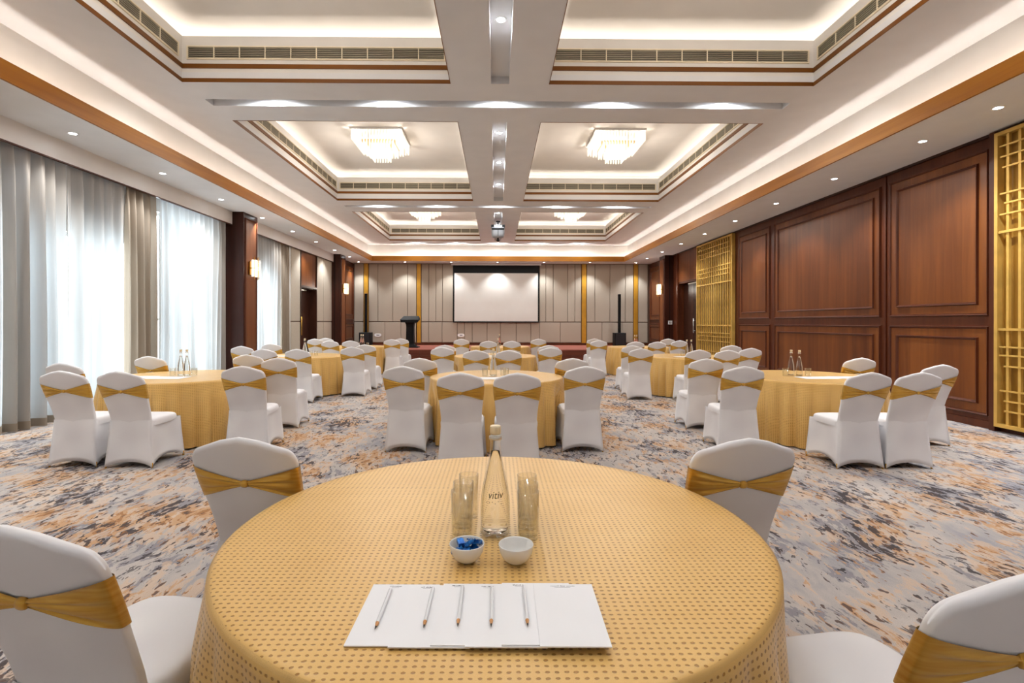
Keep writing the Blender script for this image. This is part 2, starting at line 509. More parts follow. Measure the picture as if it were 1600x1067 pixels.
# fabric panels and the over-door panel
for y0, y1 in ((15.5, 16.2), (17.68, 18.35), (18.37, 19.28)):
    MB().cbox(XL, XL + .03, y0, y1, 1.455, ZH, .01, '+X').build('fabric_panel', 'fabric', wl)
    MB().cbox(XL, XL + .03, y0, y1, .12, 1.425, .01, '+X').build('fabric_panel', 'fabric', wl)
    MB().box(XL, XL + .012, y0, y1, 1.425, 1.455).build('gap_strip', 'fabgap', wl)
MB().box(XL, XL + .04, 15.5, 16.2, 0, .11).build('baseboard', 'stile', wl)
MB().box(XL, XL + .04, 17.68, 19.28, 0, .11).build('baseboard', 'stile', wl)
MB().box(XL, XL + .02, DL0, DL1, DLZ + .06, ZH).build('wood_panel', 'panel', wl)
for y in (DL0 - .05, DL1):
    MB().box(XL - .02, XL + .05, y, y + .05, 0, ZH).build('door_frame', 'door', wl)
MB().box(XL - .02, XL + .05, DL0, DL1, DLZ, DLZ + .06).build('door_frame', 'door', wl)
wpanel(20.0, 22.25, 1.53, 3.80, XL, 1, wl, .2); wpanel(20.0, 22.25, .6, 1.39, XL, 1, wl, .12)
MB().box(XL, XL + .008, 19.9, 22.3, .44, 3.97).build('wood_backing', 'stile', wl)
MB().box(-6.60, XL, DL0, DL0 + .02, 0, DLZ).build('door_frame', 'door', wl); MB().box(-6.60, XL, DL1 - .02, DL1, 0, DLZ).build('door_frame', 'door', wl); MB().box(-6.60, XL, DL0 + .02, DL1 - .02, DLZ - .02, DLZ).build('door_frame', 'door', wl)
d1 = struct('door_1', MB().cbox(-6.50, -6.43, DL0 + .02, DL1 - .02, 0, DLZ - .02, .006, '+X'), 'door')
MB().tube((-6.36, 16.75, 1.0), (-6.36, 16.75, 1.6), .02).tube((-6.36, 16.75, 1.08), (-6.44, 16.75, 1.08), .012).tube((-6.36, 16.75, 1.52), (-6.44, 16.75, 1.52), .012).build('door_handle', 'brass', d1, True)
MB().box(-6.42, -6.36, 16.35, 17.2, DLZ - .08, DLZ - .04).build('door_closer', 'metal', d1)

# ---- back wall behind the camera
wb = struct('wall_back', MB().box(-6.75, 6.95, YB - .2, YB, 0, 4.1), 'soffit')

# ---- pillars
def pillar(n, x0, x1, y0, y1, face):
    p = struct('pillar_%d' % n, MB().box(x0, x1, y0, y1, 0, ZS), 'pillar')
    xf, d = (x1, 1) if face > 0 else (x0, -1)
    MB().ring_x(xf, d * .03, y0 + .06, y1 - .06, .2, 3.86, .04).build('moulding', 'mould', p)
    MB().box(min(xf, xf + d * .012), max(xf, xf + d * .012), y0 + .1, y1 - .1, .24, 3.82).build('wood_panel', 'panel', p)
    xm = (x0 + x1) / 2
    MB().box(xm - .012, xm + .012, y0 - .006, y0, 0, ZS).build('groove', 'black', p)
    MB().box(min(x0, x1) + .0, max(x0, x1), y0 - .012, y0 - .006, 0, .1).build('baseboard', 'mould', p)
    return p
pillar(1, -6.74, -5.87, 11.93, 12.62, 1)
pillar(2, -6.30, -5.87, 19.30, 19.95, 1)
pillar(3, 6.36, 6.72, 19.30, 19.95, -1)

# ---- soffits, pelmets, bands
mb = MB()
mb.box(-6.75, BX0 - .03, YB, YF + .05, ZS, ZS + .04); mb.box(BX1 + .03, 6.95, YB, YF + .05, ZS, ZS + .04)
mb.box(BX0 - .03, BX1 + .03, BY1 + .03, YF + .05, ZS, ZS + .04); mb.box(BX0 - .03, BX1 + .03, YB, BY0 - .03, ZS, ZS + .04)
soff = struct('ceiling_soffit', mb, 'soffit')
mb = MB()
mb.box(CX0 - .1, CX0, CY0 - .1, CY1 + .1, ZS + .04, ZM + .13); mb.box(CX1, CX1 + .1, CY0 - .1, CY1 + .1, ZS + .04, ZM + .13)
mb.box(CX0, CX1, CY1, CY1 + .1, ZS + .04, ZM + .13); mb.box(CX0, CX1, CY0 - .1, CY0, ZS + .04, ZM + .13)
struct('ceiling_cove', mb, 'cove')
bz0, bz1 = ZS - .004, 4.19
struct('trim_1', MB().box(BX0 - .03, BX0, BY0, BY1, bz0, bz1), 'band')
struct('trim_2', MB().box(BX1, BX1 + .03, BY0, BY1, bz0, bz1), 'band')
struct('trim_3', MB().box(BX0 - .03, BX1 + .03, BY1, BY1 + .03, bz0, bz1), 'bandx')
struct('trim_4', MB().box(BX0 - .03, BX1 + .03, BY0 - .03, BY0, bz0, bz1), 'bandx')
mb = MB()
zl = ZS + .045; o0, o1 = .05, .075
mb.box(BX0 - .03 - o1, BX0 - .03 - o0, CY0 + .1, CY1 - .1, zl, zl + .006)
mb.box(BX1 + .03 + o0, BX1 + .03 + o1, CY0 + .1, CY1 - .1, zl, zl + .006)
mb.box(CX0 + .1, CX1 - .1, BY1 + .03 + o0, BY1 + .03 + o1, zl, zl + .006)
mb.box(CX0 + .1, CX1 - .1, BY0 - .03 - o1, BY0 - .03 - o0, zl, zl + .006)
mb.build('cove_light', 'cove_led', None, label='warm light strip hidden behind the honey wood band around the ceiling', category='cove light')
for n, (a, b) in enumerate(((YB, 11.93), (12.62, 19.30))):
    mb = MB().box(-6.17, -6.13, a, b, ZH, ZS)
    p = struct('trim_%d' % (5 + n), mb, 'pelmet')
    MB().box(-6.175, -6.125, a, b, ZH - .015, ZH).build('pelmet_edge', 'mould', p)
struct('trim_7', MB().box(6.64, 6.68, YB, 19.30, ZS - .035, ZS), 'door')
struct('trim_8', MB().box(-6.22, 6.68, YF - .012, YF + .03, ZS - .02, ZS), 'fabgap')

# ---- main ceiling with coffers and slots
xs = sorted({CX0, CX1} | {v for c in COFX for v in c} | set(SLX))
ys = sorted({CY0, CY1} | {v for c in COFY for v in c} | {v for s in SLY for v in (s, s + .225)})
SLOTL = [(a + (.0 if k else .0), b) for k, (a, b) in enumerate(COFY)]
def in_coffer(x, y): return any(a < x < b for a, b in COFX) and any(a < y < b for a, b in COFY)
def in_slot(x, y):
    if COFX[0][0] < x < COFX[1][1] and any(s < y < s + .225 for s in SLY): return True
    return SLX[0] < x < SLX[1] and any(a < y < b for a, b in COFY)
mb = MB()
for xa, xb in zip(xs, xs[1:]):
    for ya, yb in zip(ys, ys[1:]):
        x, y = (xa + xb) / 2, (ya + yb) / 2
        if in_coffer(x, y): continue
        if in_slot(x, y): mb.box(xa, xb, ya, yb, ZM + .10, ZM + .13)
        else: mb.box(xa, xb, ya, yb, ZM, ZM + .13)
ceil = struct('ceiling', mb, 'ceiling')

def grille(x0, x1, y0, y1, z0, z1, axis, label):
    """linear slot diffuser on a coffer wall; axis 'X' faces -Y, 'Y+' faces +X, 'Y-' faces -X"""
    def B(u0, u1, d0, d1, za, zb, m):
        if axis == 'X': m.box(u0, u1, y0 - d1, y0 - d0, za, zb)
        elif axis == 'X+': m.box(u0, u1, y0 + d0, y0 + d1, za, zb)
        elif axis == 'Y+': m.box(x0 + d0, x0 + d1, u0, u1, za, zb)
        else: m.box(x0 - d1, x0 - d0, u0, u1, za, zb)
    a, b = (x0, x1) if axis[0] == 'X' else (y0, y1)
    g = thing('air_grille', label, 'air grille', group='linear air grilles in the ceiling coffers')
    m = MB(); B(a, b, .0, .004, z0, z1, m); m.build('backing', 'grilleback', g)
    m = MB()
    B(a - .02, b + .02, 0, .022, z0 - .015, z0, m); B(a - .02, b + .02, 0, .022, z1, z1 + .015, m)
    B(a - .02, a, 0, .022, z0, z1, m); B(b, b + .02, 0, .022, z0, z1, m)
    m.build('frame', 'grilleframe', g)
    m = MB(); n = 6
    for i in range(n):
        z = z0 + (i + .5) * (z1 - z0) / n
        B(a, b, .004, .016, z - .006, z + .004, m)
    m.build('slats', 'grille', g, kind='stuff')
    k = max(2, round((b - a) / .36))
    for i in range(1, k):
        u = a + (b - a) * i / k
        m = MB(); B(u - .006, u + .006, .004, .02, z0, z1, m); m.build('divider', 'grilleframe', g)

ROWN = ['front row', 'second row', 'third row']
led = MB()
for r, (y0, y1) in enumerate(COFY):
    for c, (x0, x1) in enumerate(COFX):
        side = 'left' if c == 0 else 'right'
        t = .05
        mb = MB()
        z0 = ZM + .13
        mb.box(x0 - t, x0, y0 - t, y1 + t, z0, ZW); mb.box(x1, x1 + t, y0 - t, y1 + t, z0, ZW)
        mb.box(x0, x1, y0 - t, y0, z0, ZW); mb.box(x0, x1, y1, y1 + t, z0, ZW)
        g = .31
        # trough
        mb.box(x0 - g, x0 - t, y0 - g, y1 + g, ZW - .12, ZW - .10); mb.box(x1 + t, x1 + g, y0 - g, y1 + g, ZW - .12, ZW - .10)
        mb.box(x0 - t, x1 + t, y0 - g, y0 - t, ZW - .12, ZW - .10); mb.box(x0 - t, x1 + t, y1 + t, y1 + g, ZW - .12, ZW - .10)
        mb.box(x0 - g - .02, x0 - g, y0 - g, y1 + g, ZW - .12, ZC); mb.box(x1 + g, x1 + g + .02, y0 - g, y1 + g, ZW - .12, ZC)
        mb.box(x0 - g, x1 + g, y0 - g - .02, y0 - g, ZW - .12, ZC); mb.box(x0 - g, x1 + g, y1 + g, y1 + g + .02, ZW - .12, ZC)
        mb.box(x0 - g - .02, x1 + g + .02, y0 - g - .02, y1 + g + .02, ZC, ZC + .03)
        cf = mb.build('ceiling_coffer', 'cove', None, kind='structure')
        # wood trims: a flush one at the lower edge and a proud one above it
        for za, zb, p in ((ZM - .004, ZM + .048, .008), (ZM + .182, ZM + .238, .02)):
            MB().box(x0, x0 + p, y0, y1, za, zb).build('trim', 'trimw', cf)
            MB().box(x1 - p, x1, y0, y1, za, zb).build('trim', 'trimw', cf)
            MB().box(x0 + p, x1 - p, y1 - p, y1, za, zb).build('trim', 'trimx', cf)
            MB().box(x0 + p, x1 - p, y0, y0 + p, za, zb).build('trim', 'trimx', cf)
        e = .19; zz = ZW - .095
        l = MB()
        l.box(x0 - e - .02, x0 - e, y0 - e, y1 + e, zz, zz + .006); l.box(x1 + e, x1 + e + .02, y0 - e, y1 + e, zz, zz + .006)
        l.box(x0 - e, x1 + e, y0 - e - .02, y0 - e, zz, zz + .006); l.box(x0 - e, x1 + e, y1 + e, y1 + e + .02, zz, zz + .006)
        l.build('coffer_light', 'coffer_led', None, label='warm light strip hidden above the %s coffer of the %s' % (side, ROWN[r]), category='cove light')
        gz0, gz1 = 4.985, 5.135
        grille(x0 + .09, x1 - .09, y1, y1, gz0, gz1, 'X', 'long air grille on the far side of the %s ceiling coffer, %s' % (side, ROWN[r]))
        if c == 0: grille(x0, x0, y0 + .3, y1 - .12, gz0, gz1, 'Y+', 'long air grille on the outer side of the left ceiling coffer, %s' % ROWN[r])
        else: grille(x1, x1, y0 + .3, y1 - .12, gz0, gz1, 'Y-', 'long air grille on the outer side of the right ceiling coffer, %s' % ROWN[r])

# ------------------------------------------------------------------ lamps
def spot(name, parent, z, watts, ang, blend=.6, col=NEUT, r=.03):
    d = bpy.data.lights.get(name) or bpy.data.lights.new(name, 'SPOT')
    d.energy = watts; d.spot_size = radians(ang); d.spot_blend = blend; d.color = col; d.shadow_soft_size = r
    return link(name, d, parent, (0, 0, z))

dl_ring = MB().lathe([(.045, -.0), (.047, -.006), (.062, -.008), (.066, -.001), (.066, .0)], 20, cap0=False, cap1=False).mesh('trim_ring', 'whitepl', True)
dl_lens = MB().lathe([(.046, .0), (.046, -.003), (.001, -.004)], 20).mesh('lens', 'lens')
def downlight(x, y, z, label, group, kind='soffit'):
    t = thing('downlight', label, 'downlight', (x, y, z), 0, group)
    link('trim_ring', dl_ring, t); link('lens', dl_lens, t)
    if kind == 'soffit': spot('downlight_beam', t, -.03, P_DOWN, 105, .7)
    else: spot('slot_beam', t, -.03, P_SLOT, 176, .15)

lys = [7.0 + 1.87 * k for k in range(7, -5, -1)]
for k, y in enumerate(lys):
    downlight(-5.75, y, ZS, '%s recessed downlight from the far wall in the soffit above the curtains' % ORD[k], 'left soffit downlights')
rys = [7.12 + 1.88 * k for k in range(7, -5, -1)]
for k, y in enumerate(rys):
    downlight(5.97, y, ZS, '%s recessed downlight from the far wall in the soffit above the walnut wall' % ORD[k], 'right soffit downlights')
downlight(5.93, 6.0, ZS, 'recessed downlight in the right soffit nearest the gold lattice', 'right soffit downlights')
for k in range(7):
    downlight(-5.86 + 1.965 * k, 21.76, ZS, '%s downlight from the left in the far soffit above the fabric wall' % ORD[k], 'far soffit downlights')
for r, s in enumerate(SLY):
    for k in range(5):
        downlight(-3.33 + 1.685 * k, s + .1125, ZM + .10, '%s lamp from the left in the %s cross slot of the ceiling' % (ORD[k], ['nearest', 'second', 'third', 'farthest'][r]), 'lamps in the cross slots', 'slot')
for r, (a, b) in enumerate(COFY):
    for k in range(3):
        y = a + (.75, 2.42, 4.1)[k]
        if r == 2 and k == 0: y = a + .6
        downlight(.0415, y, ZM + .10, '%s lamp in the centre ceiling slot between the %s coffers' % (['nearest', 'middle', 'farthest'][k], ROWN[r]), 'lamps in the centre slots', 'slot')

# chandeliers
def rods(x0, x1, y0, y1, z0, z1, nx, ny, hollow):
    m = MB(); r = .019
    for i in range(nx):
        for j in range(ny):
            if hollow and 0 < i < nx - 1 and 0 < j < ny - 1: continue
            x = x0 + (x1 - x0) * i / (nx - 1); y = y0 + (y1 - y0) * j / (ny - 1)
            m.lathe([(r, z1), (r, z0 + .01), (r * .6, z0)][::-1], 6, (x, y, 0))
    return m
ch_src = None
def chandelier(x, y, label):
    global ch_src
    if ch_src:
        return copy_tree(ch_src, label, (x, y, ZC))
    t = thing('chandelier', label, 'chandelier', (x, y, ZC), 0, 'crystal chandeliers in the coffers')
    MB().box(-.53, .53, -.53, .53, -.04, 0).build('ceiling_plate', 'whitepl', t)
    for k, (h, zb, n) in enumerate(((.50, -.25, 17), (.40, -.31, 14), (.30, -.39, 11), (.17, -.52, 7))):
        rods(-h, h, -h, h, zb, -.04, n, n, True).build('crystal_tier', 'crystal', t, kind='stuff')
    MB().box(-.36, .36, -.36, .36, -.20, -.19).build('brass_shelf', 'brass', t)
    pl = bpy.data.lights.new('chandelier_glow', 'POINT'); pl.energy = 45; pl.color = WARM; pl.shadow_soft_size = .12
    link('chandelier_glow', pl, t, (0, 0, -.62))
    bl = bpy.data.lights.new('chandelier_bulb', 'POINT'); bl.energy = 2.5; bl.color = WARM; bl.shadow_soft_size = .03
    for x_ in (-.455, .455):
        for y_ in (-.455, .455): link('chandelier_bulb', bl, t, (x_, y_, -.14))
    ch_src = t
for r, y in enumerate((4.25, 11.1, 17.75)):
    for side, x in (('left', -2.50), ('right', 2.57)):
        chandelier(x, y, 'tiered crystal rod chandelier in the %s coffer of the %s' % (side, ROWN[r]))

# wall sconces
def sconce(x, y, d, label):
    t = thing('wall_sconce', label, 'wall lamp', (x, y, 2.70), 0, 'crystal sconces on the pillars')
    MB().box(min(0, d * .02), max(0, d * .02), -.13, .13, -.16, .16).build('back_plate', 'brass', t)
    for s in (-1, 1):
        m = MB()
        for i in range(9):
            a = 2 * pi * i / 9
            m.lathe([(.008, -.20), (.015, -.19), (.015, .19), (.008, .20)], 6, (d * (.10 + .05 * cos(a)), s * .085 + .05 * sin(a), 0))
        m.build('crystal_cluster', 'crystal', t, True)
        MB().tube((d * .10, s * .085, -.27), (d * .10, s * .085, .27), .007).build('brass_rod', 'brass', t)
    MB().box(min(d * .02, d * .14), max(d * .02, d * .14), -.13, .13, -.012, .012).build('cross_bar', 'brass', t)
    for z in (.15, -.15):
        MB().tube((d * .17, -.02, z - .12), (d * .17, -.02, z + .12), .007).build('brass_rod', 'brass', t)
    pl = bpy.data.lights.get('sconce_glow') or bpy.data.lights.new('sconce_glow', 'POINT')
    pl.energy = 6; pl.color = WARM; pl.shadow_soft_size = .05
    link('sconce_glow', pl, t, (d * .24, 0, 0))
sconce(-5.84, 12.275, 1, 'lit crystal and brass sconce on the pillar between the curtains')
sconce(-5.84, 19.62, 1, 'lit crystal and brass sconce on the far left pillar near the stage')
sconce(6.33, 19.62, -1, 'lit crystal and brass sconce on the right pillar near the stage')

# ------------------------------------------------------------------ curtains
def curtain(y0, y1, label, mat, period=.15, amp=.055, z1=ZH + .12, x=-6.25, seed=1, pinch=None):
    rnd = random.Random(seed)
    n = int((y1 - y0) / .012)
    ph = []; a = 0.0
    fa = [rnd.uniform(.55, 1.2) for _ in range(400)]; fp = [rnd.uniform(.75, 1.35) for _ in range(400)]
    dy = (y1 - y0) / n
    k = 0
    for i in range(n + 1):
        a += dy / period / fp[int(a) % 400]
        ph.append(a)
    rows = [.02, .1, .5, 1.2, 2.0, 2.8, 3.3, 3.65, z1]
    m = MB(); nr = len(rows)
    for i in range(n + 1):
        y = y0 + dy * i
        for z in rows:
            A = amp * fa[int(ph[i]) % 400] * (1 + .25 * sin(z * .9 + ph[i] * .37)) * (.72 if z > 3.6 else 1)
            xx = x + 1.15 * A * (sin(2 * pi * ph[i]) + .22 * sin(4 * pi * ph[i] + .7)) + .012 * sin(2 * pi * ph[i] * 2.3 + z * .6)
            yy = y
            if pinch:
                yy = y + pinch * (y - (y0 + y1) / 2) * sin(pi * min(1, z / 3.8))
            m.v.append((xx, yy + .02 * sin(z * .8 + i * .11), z))
    for i in range(n):
        for j in range(nr - 1):
            a0 = i * nr + j
            m.f.append((a0, a0 + nr, a0 + nr + 1, a0 + 1))
    t = thing('curtain', label, 'curtain', (0, 0, 0), 0, 'curtains at the left windows')
    m.build('curtain_cloth', mat, t, True)
    h = MB()
    for i in range(n + 1):
        for j in range(2):
            q = m.v[i * nr + j]; h.v.append((q[0] + .004, q[1], q[2] + (.02 if j else -.005)))
    for i in range(n): h.f.append((2 * i, 2 * i + 2, 2 * i + 3, 2 * i + 1))
    h.build('hem', 'drape', t, True)
    MB().box(-6.30, -6.20, y0, y1, z1, z1 + .03).build('curtain_rail', 'whitepl', t)
curtain(3.9, 6.35, 'beige curtain gathered at the left edge of the picture', 'drape', .20, .075, seed=3)
curtain(6.4, 7.42, 'beige grey curtain with deep folds left of the narrow curtain gap', 'sheer', .19, .075, seed=5)
curtain(7.46, 8.64, 'sheer beige curtain glowing in front of the nearest bright window', 'sheer', .20, .07, seed=8)
curtain(8.665, 9.485, 'denser beige drape gathered between the two bright windows', 'drape', .15, .075, seed=11)
curtain(9.505, 11.88, 'pale sheer curtain glowing full height beside the sconce pillar', 'sheer', .17, .065, seed=14)
curtain(12.66, 14.75, 'sheer curtain with bright glow beyond the sconce pillar', 'sheer', .17, .06, seed=17)
curtain(14.79, 15.42, 'narrow beige drape beside the fabric wall panels near the left door', 'drape', .14, .055, seed=19)
struct('wall_side', MB().box(-6.6, -6.3, YB, 3.9, 0, ZS), 'fabric')

# ------------------------------------------------------------------ gold lattices
def lattice(y0, y1, label, x=XR, seed=2, back='latback'):
    t = thing('lattice_screen', label, 'lattice screen', (0, 0, 0))
    z0, z1 = .07, 3.93
    MB().box(x - .02, x - .001, y0, y1, z0, z1).build('back_panel', back, t)
    f = MB(); b = .045
    for za, zb in ((z0, z0 + b), (z1 - b, z1)):
        MB().box(x - .11, x - .02, y0, y1, za, zb).build('frame_rail', 'gold', t)
    for ya, yb in ((y0, y0 + b), (y1 - b, y1)):
        MB().box(x - .11, x - .02, ya, yb, z0 + b, z1 - b).build('frame_post', 'gold', t)
    n = round((y1 - y0) / .155)
    rnd = random.Random(seed)
    bar = None
    for i in range(1, n):
        y = y0 + (y1 - y0) * i / n + rnd.uniform(-.012, .012)
        if bar is None:
            bar = MB().box(x - .085, x - .05, -.017, .017, z0 + b, z1 - b).mesh('upright_bar', 'gold')
        link('upright_bar', bar, t, (0, y, 0))
    hb = MB().box(x - .10, x - .07, y0 + b, y1 - b, -.016, .016).mesh('cross_bar', 'gold')
    for z in (2.62, 1.35): link('cross_bar', hb, t, (0, 0, z))
    nb = max(1, round((y1 - y0) / .55))
    for z in (3.74, 3.60, 3.46, 3.12, 2.99, 2.85, 1.12, 1.01, .87, .55, .42, .29):
        hs = MB().box(x - .095, x - .072, y0 + b + rnd.uniform(.05, .2), y1 - b - rnd.uniform(0, .08), -.01, .01)
        hs.build('thin_cross_bar', 'gold', t).location = (0, 0, z)
lattice(14.24, 16.78, 'tall gold lattice screen between the double door and the walnut panels')
lattice(4.95, 6.70, 'tall gold lattice screen at the right edge of the picture', seed=5, back='goldback')

# ------------------------------------------------------------------ stage and what stands on it
ZT = .44
st = thing('stage', 'low reddish brown wooden stage across the far end of the hall', 'stage')
MB().box(-5.86, 6.35, 18.55, YF - .04, ZT - .03, ZT).build('stage_top', plain('stage carpet', '#94503f', .8), st)
MB().box(-5.84, 6.33, 18.58, YF - .04, .0, ZT - .03).build('stage_front', 'stage', st)
for k in range(9):
    x = -5.84 + k * 1.52
    MB().box(x, x + .012, 18.572, 18.58, .0, ZT - .03).build('board_joint', 'mould', st)
MB().box(-5.84, 6.33, 18.565, 18.58, .20, .215).build('board_joint', 'mould', st)

# projection screen
sc = thing('projection_screen', 'large white projection screen with black border on the far wall', 'screen', (-.03, 22.22, 0))
w0, w1 = -1.86, 1.88
MB().box(w0 + .06, w1 - .06, -.004, .004, 1.47, 3.56).build('screen_cloth', 'screen', sc)
MB().box(w0, w1, -.002, .006, 3.56, 3.90).box(w0, w0 + .06, -.002, .006, 1.47, 3.56).box(w1 - .06, w1, -.002, .006, 1.47, 3.56).box(w0, w1, -.002, .006, 1.44, 1.47).build('black_border', 'black', sc)
MB().tube((w0, 0, 1.435), (w1, 0, 1.435), .018).build('bottom_bar', 'black', sc)
MB().box(w0 - .08, w1 + .08, -.06, .06, 3.90, 3.975).build('housing', 'whitepl', sc)

# lectern
lt = thing('lectern', 'black lectern with a slanted top standing on the stage', 'lectern', (-3.36, 20.0, ZT))
m = MB()
m.v += [(-.32, -.28, .98), (.32, -.28, .98), (.36, .20, 1.10), (-.36, .20, 1.10), (-.36, -.26, 1.08), (.36, -.26, 1.08), (.30, .22, 1.23), (-.30, .22, 1.23)]
m.f += [(3, 2, 1, 0), (4, 5, 6, 7), (0, 1, 5, 4), (1, 2, 6, 5), (2, 3, 7, 6), (3, 0, 4, 7)]
m.build('reading_top', 'black', lt)
m = MB()
for z, hx, hy in ((.0, .34, .26), (.03, .34, .26), (.06, .24, .2), (.14, .155, .14), (.80, .14, .13), (.90, .15, .14), (1.02, .21, .2)):
    m.v += [(-hx, -hy, z), (hx, -hy, z), (hx, hy, z), (-hx, hy, z)]
for k in range(6):
    for i in range(4):
        j = (i + 1) % 4
        m.f.append((k * 4 + i, k * 4 + j, k * 4 + 4 + j, k * 4 + 4 + i))
m.f.append((3, 2, 1, 0)); m.f.append((24, 25, 26, 27))
m.build('column', 'black', lt)
MB().tube((.24, -.1, .05), (.24, -.1, 1.0), .012).build('side_tube', 'black', lt)

# column loudspeakers
def speaker(x, label):
    t = thing('column_speaker', label, 'loudspeaker', (x, 21.80, ZT), 0, 'column loudspeakers on the stage')
    MB().cbox(-.24, .24, -.22, .22, .0, .55, .02, '-Y').build('subwoofer', 'black', t)
    MB().cbox(-.055, .055, -.05, .06, .55, 2.2, .01, '-Y').build('column', 'black', t)
    MB().cbox(-.21, .21, -.226, -.215, .05, .5, .004, '-Y').build('speaker_grille', plain('speaker mesh', '#17171a', .7), t)
speaker(-5.55, 'thin black column loudspeaker on a box at the left end of the stage')
speaker(5.24, 'thin black column loudspeaker on a box at the right end of the stage')

def socket(x, label):
    t = thing('socket_plate', label, 'socket', (x, YF - .001, .86), 0, 'white socket plates on the far wall')
    m = MB(); n = 24
    prof = [(1, 0), (1, -.012), (.9, -.02), (.55, -.02), (.5, -.012)]
    for s, y in prof:
        for i in range(n):
            a = 2 * pi * i / n
            cx = abs(cos(a)) ** .6 * (1 if cos(a) > 0 else -1); cz = abs(sin(a)) ** .8 * (1 if sin(a) > 0 else -1)
            m.v.append((.15 * s * cx, y, .07 * s * cz))
    for k in range(len(prof) - 1):
        for i in range(n):
            j = (i + 1) % n
            m.f.append((k * n + i, (k + 1) * n + i, (k + 1) * n + j, k * n + j))
    m.f.append(tuple((len(prof) - 1) * n + i for i in range(n)))
    m.build('plate', 'whitepl', t)
    MB().box(-.06, .06, -.016, -.012, -.02, .02).build('sockets', 'greypl', t)
socket(farx(591), 'white oval socket plate on the far wall beside the left speaker')
socket(farx(720.5), 'white oval socket plate on the far wall under the left end of the screen')
sw = thing('light_switch', 'white light switch plate on the side of the right pillar', 'switch', (6.56, 19.29, 1.43))
MB().cbox(-.075, .075, -.012, 0, -.07, .07, .004, '-Y').build('plate', 'whitepl', sw)
MB().cbox(-.05, -.005, -.018, -.012, -.04, .04, .003, '-Y').build('rocker', 'metal', sw)
MB().cbox(.005, .05, -.018, -.012, -.04, .04, .003, '-Y').build('rocker', 'metal', sw)

# ceiling projector
pj = thing('projector', 'grey and black projector hanging from the centre ceiling beam', 'projector', (.04, 16.4, ZM))
MB().lathe([(.07, 0), (.07, -.03), (.02, -.035), (.02, -.13)][::-1], 16).build('ceiling_mount', 'black', pj, True, 40)
MB().box(-.10, .10, -.06, .06, -.16, -.12).box(-.22, -.12, -.10, .10, -.22, -.13).box(.12, .22, -.10, .10, -.22, -.13).build('bracket', 'black', pj)
MB().cbox(-.13, .13, -.12, .12, -.21, -.15, .02, '-Y').build('top_cover', 'whitepl', pj)
m = MB(); n = 32
for z, s in ((-.54, .62), (-.52, .8), (-.48, .92), (-.42, .98), (-.34, 1.0), (-.26, 1.0), (-.22, .97)):
    for i in range(n):
        a = 2 * pi * i / n
        cx = abs(cos(a)) ** .45 * (1 if cos(a) > 0 else -1); cy = abs(sin(a)) ** .45 * (1 if sin(a) > 0 else -1)
        m.v.append((.215 * s * cx, .18 * s * cy, z))
for k in range(6):
    for i in range(n):
        j = (i + 1) % n
        m.f.append((k * n + i, k * n + j, (k + 1) * n + j, (k + 1) * n + i))
m.f.append(tuple(range(n))[::-1]); m.f.append(tuple(6 * n + i for i in range(n)))
m.build('body', 'greypl', pj, True, 50)
MB().box(-.20, .20, -.187, -.176, -.31, -.25).build('vent_band', 'black', pj)
MB().box(-.008, .008, -.188, -.176, -.50, -.31).build('seam', 'black', pj)
MB().lathe([(.02, -.57), (.055, -.61), (.055, -.63), (.03, -.65)][::-1], 16).lathe([(.03, -.57), (.03, -.53)][::-1], 12).build('sensor_dome', 'black', pj, True, 50)

# ------------------------------------------------------------------ chairs
def w_at(z):
    pts = [(.38, .192), (.46, .194), (.60, .203), (.75, .218), (.86, .224), (.97, .224)]
    for (a, b), (c, d) in zip(pts, pts[1:]):
        if z <= c: return b + (d - b) * max(0, (z - a)) / (c - a)
    return pts[-1][1]
def y_at(z):
    pts = [(.38, .045), (.46, .038), (.55, .012), (.70, -.045), (.85, -.105), (.97, -.150)]
    for (a, b), (c, d) in zip(pts, pts[1:]):
        if z <= c: return b + (d - b) * max(0, (z - a)) / (c - a)
    return pts[-1][1]
def ztop(s):
    s = abs(s)
    z = .970 - .076 * s ** 1.25 + .010 * max(0, s - .6)
    if s < .12: z -= .006 * (1 - s / .12) ** 2
    if s > .84:
        q = (s - .84) / .16
        z -= .050 * (1 - sqrt(max(0, 1 - q * q)))
    return z
TH = .023
def back_point(s, side, t, extra=0.0, zabs=None):
    """s across -1..1, side +1 front -1 rear profile value -1..1, t up 0..1"""
    z = zabs if zabs is not None else .38 + (ztop(s) - .38) * t
    tt = (z - .38) / (ztop(s) - .38)
    th = TH
    if tt > .955 and zabs is None: th = TH * sqrt(max(0.0, 1 - ((tt - .955) / .045) ** 2))
    x = s * (w_at(z) + extra)
    y = y_at(z) - .012 * (1 - s * s) + side * (th + extra)
    return (x, y, z)
def ringpts(n):
    out = []
    for i in range(n):
        a = 2 * pi * i / n
        c, s_ = cos(a), sin(a)
        out.append(((abs(c) ** .42) * (1 if c > 0 else -1), (abs(s_) ** .42) * (1 if s_ > 0 else -1)))
    return out
def make_back():
    m = MB(); n = 72; R = ringpts(n)
    ts = [0, .06, .15, .3, .45, .6, .72, .8, .86, .90, .93, .955, .97, .982, .992, .998, 1.0]
    for t in ts:
        for s, d in R: m.v.append(back_point(s, d, t))
    for k in range(len(ts) - 1):
        for i in range(n):
            j = (i + 1) % n
            m.f.append((k * n + i, k * n + j, (k + 1) * n + j, (k + 1) * n + i))
    # close the crown with strips from front to rear
    b = (len(ts) - 1) * n
    for i in range(0, n // 2):
        i1 = i; i2 = i + 1; o1 = (n - i) % n; o2 = n - i - 1
        q = [b + i1, b + i2, b + o2, b + o1]
        q2 = []
        for v in q:
            if v not in q2: q2.append(v)
        if len(q2) >= 3: m.f.append(tuple(q2))
    return m.mesh('backrest', 'cover', True)
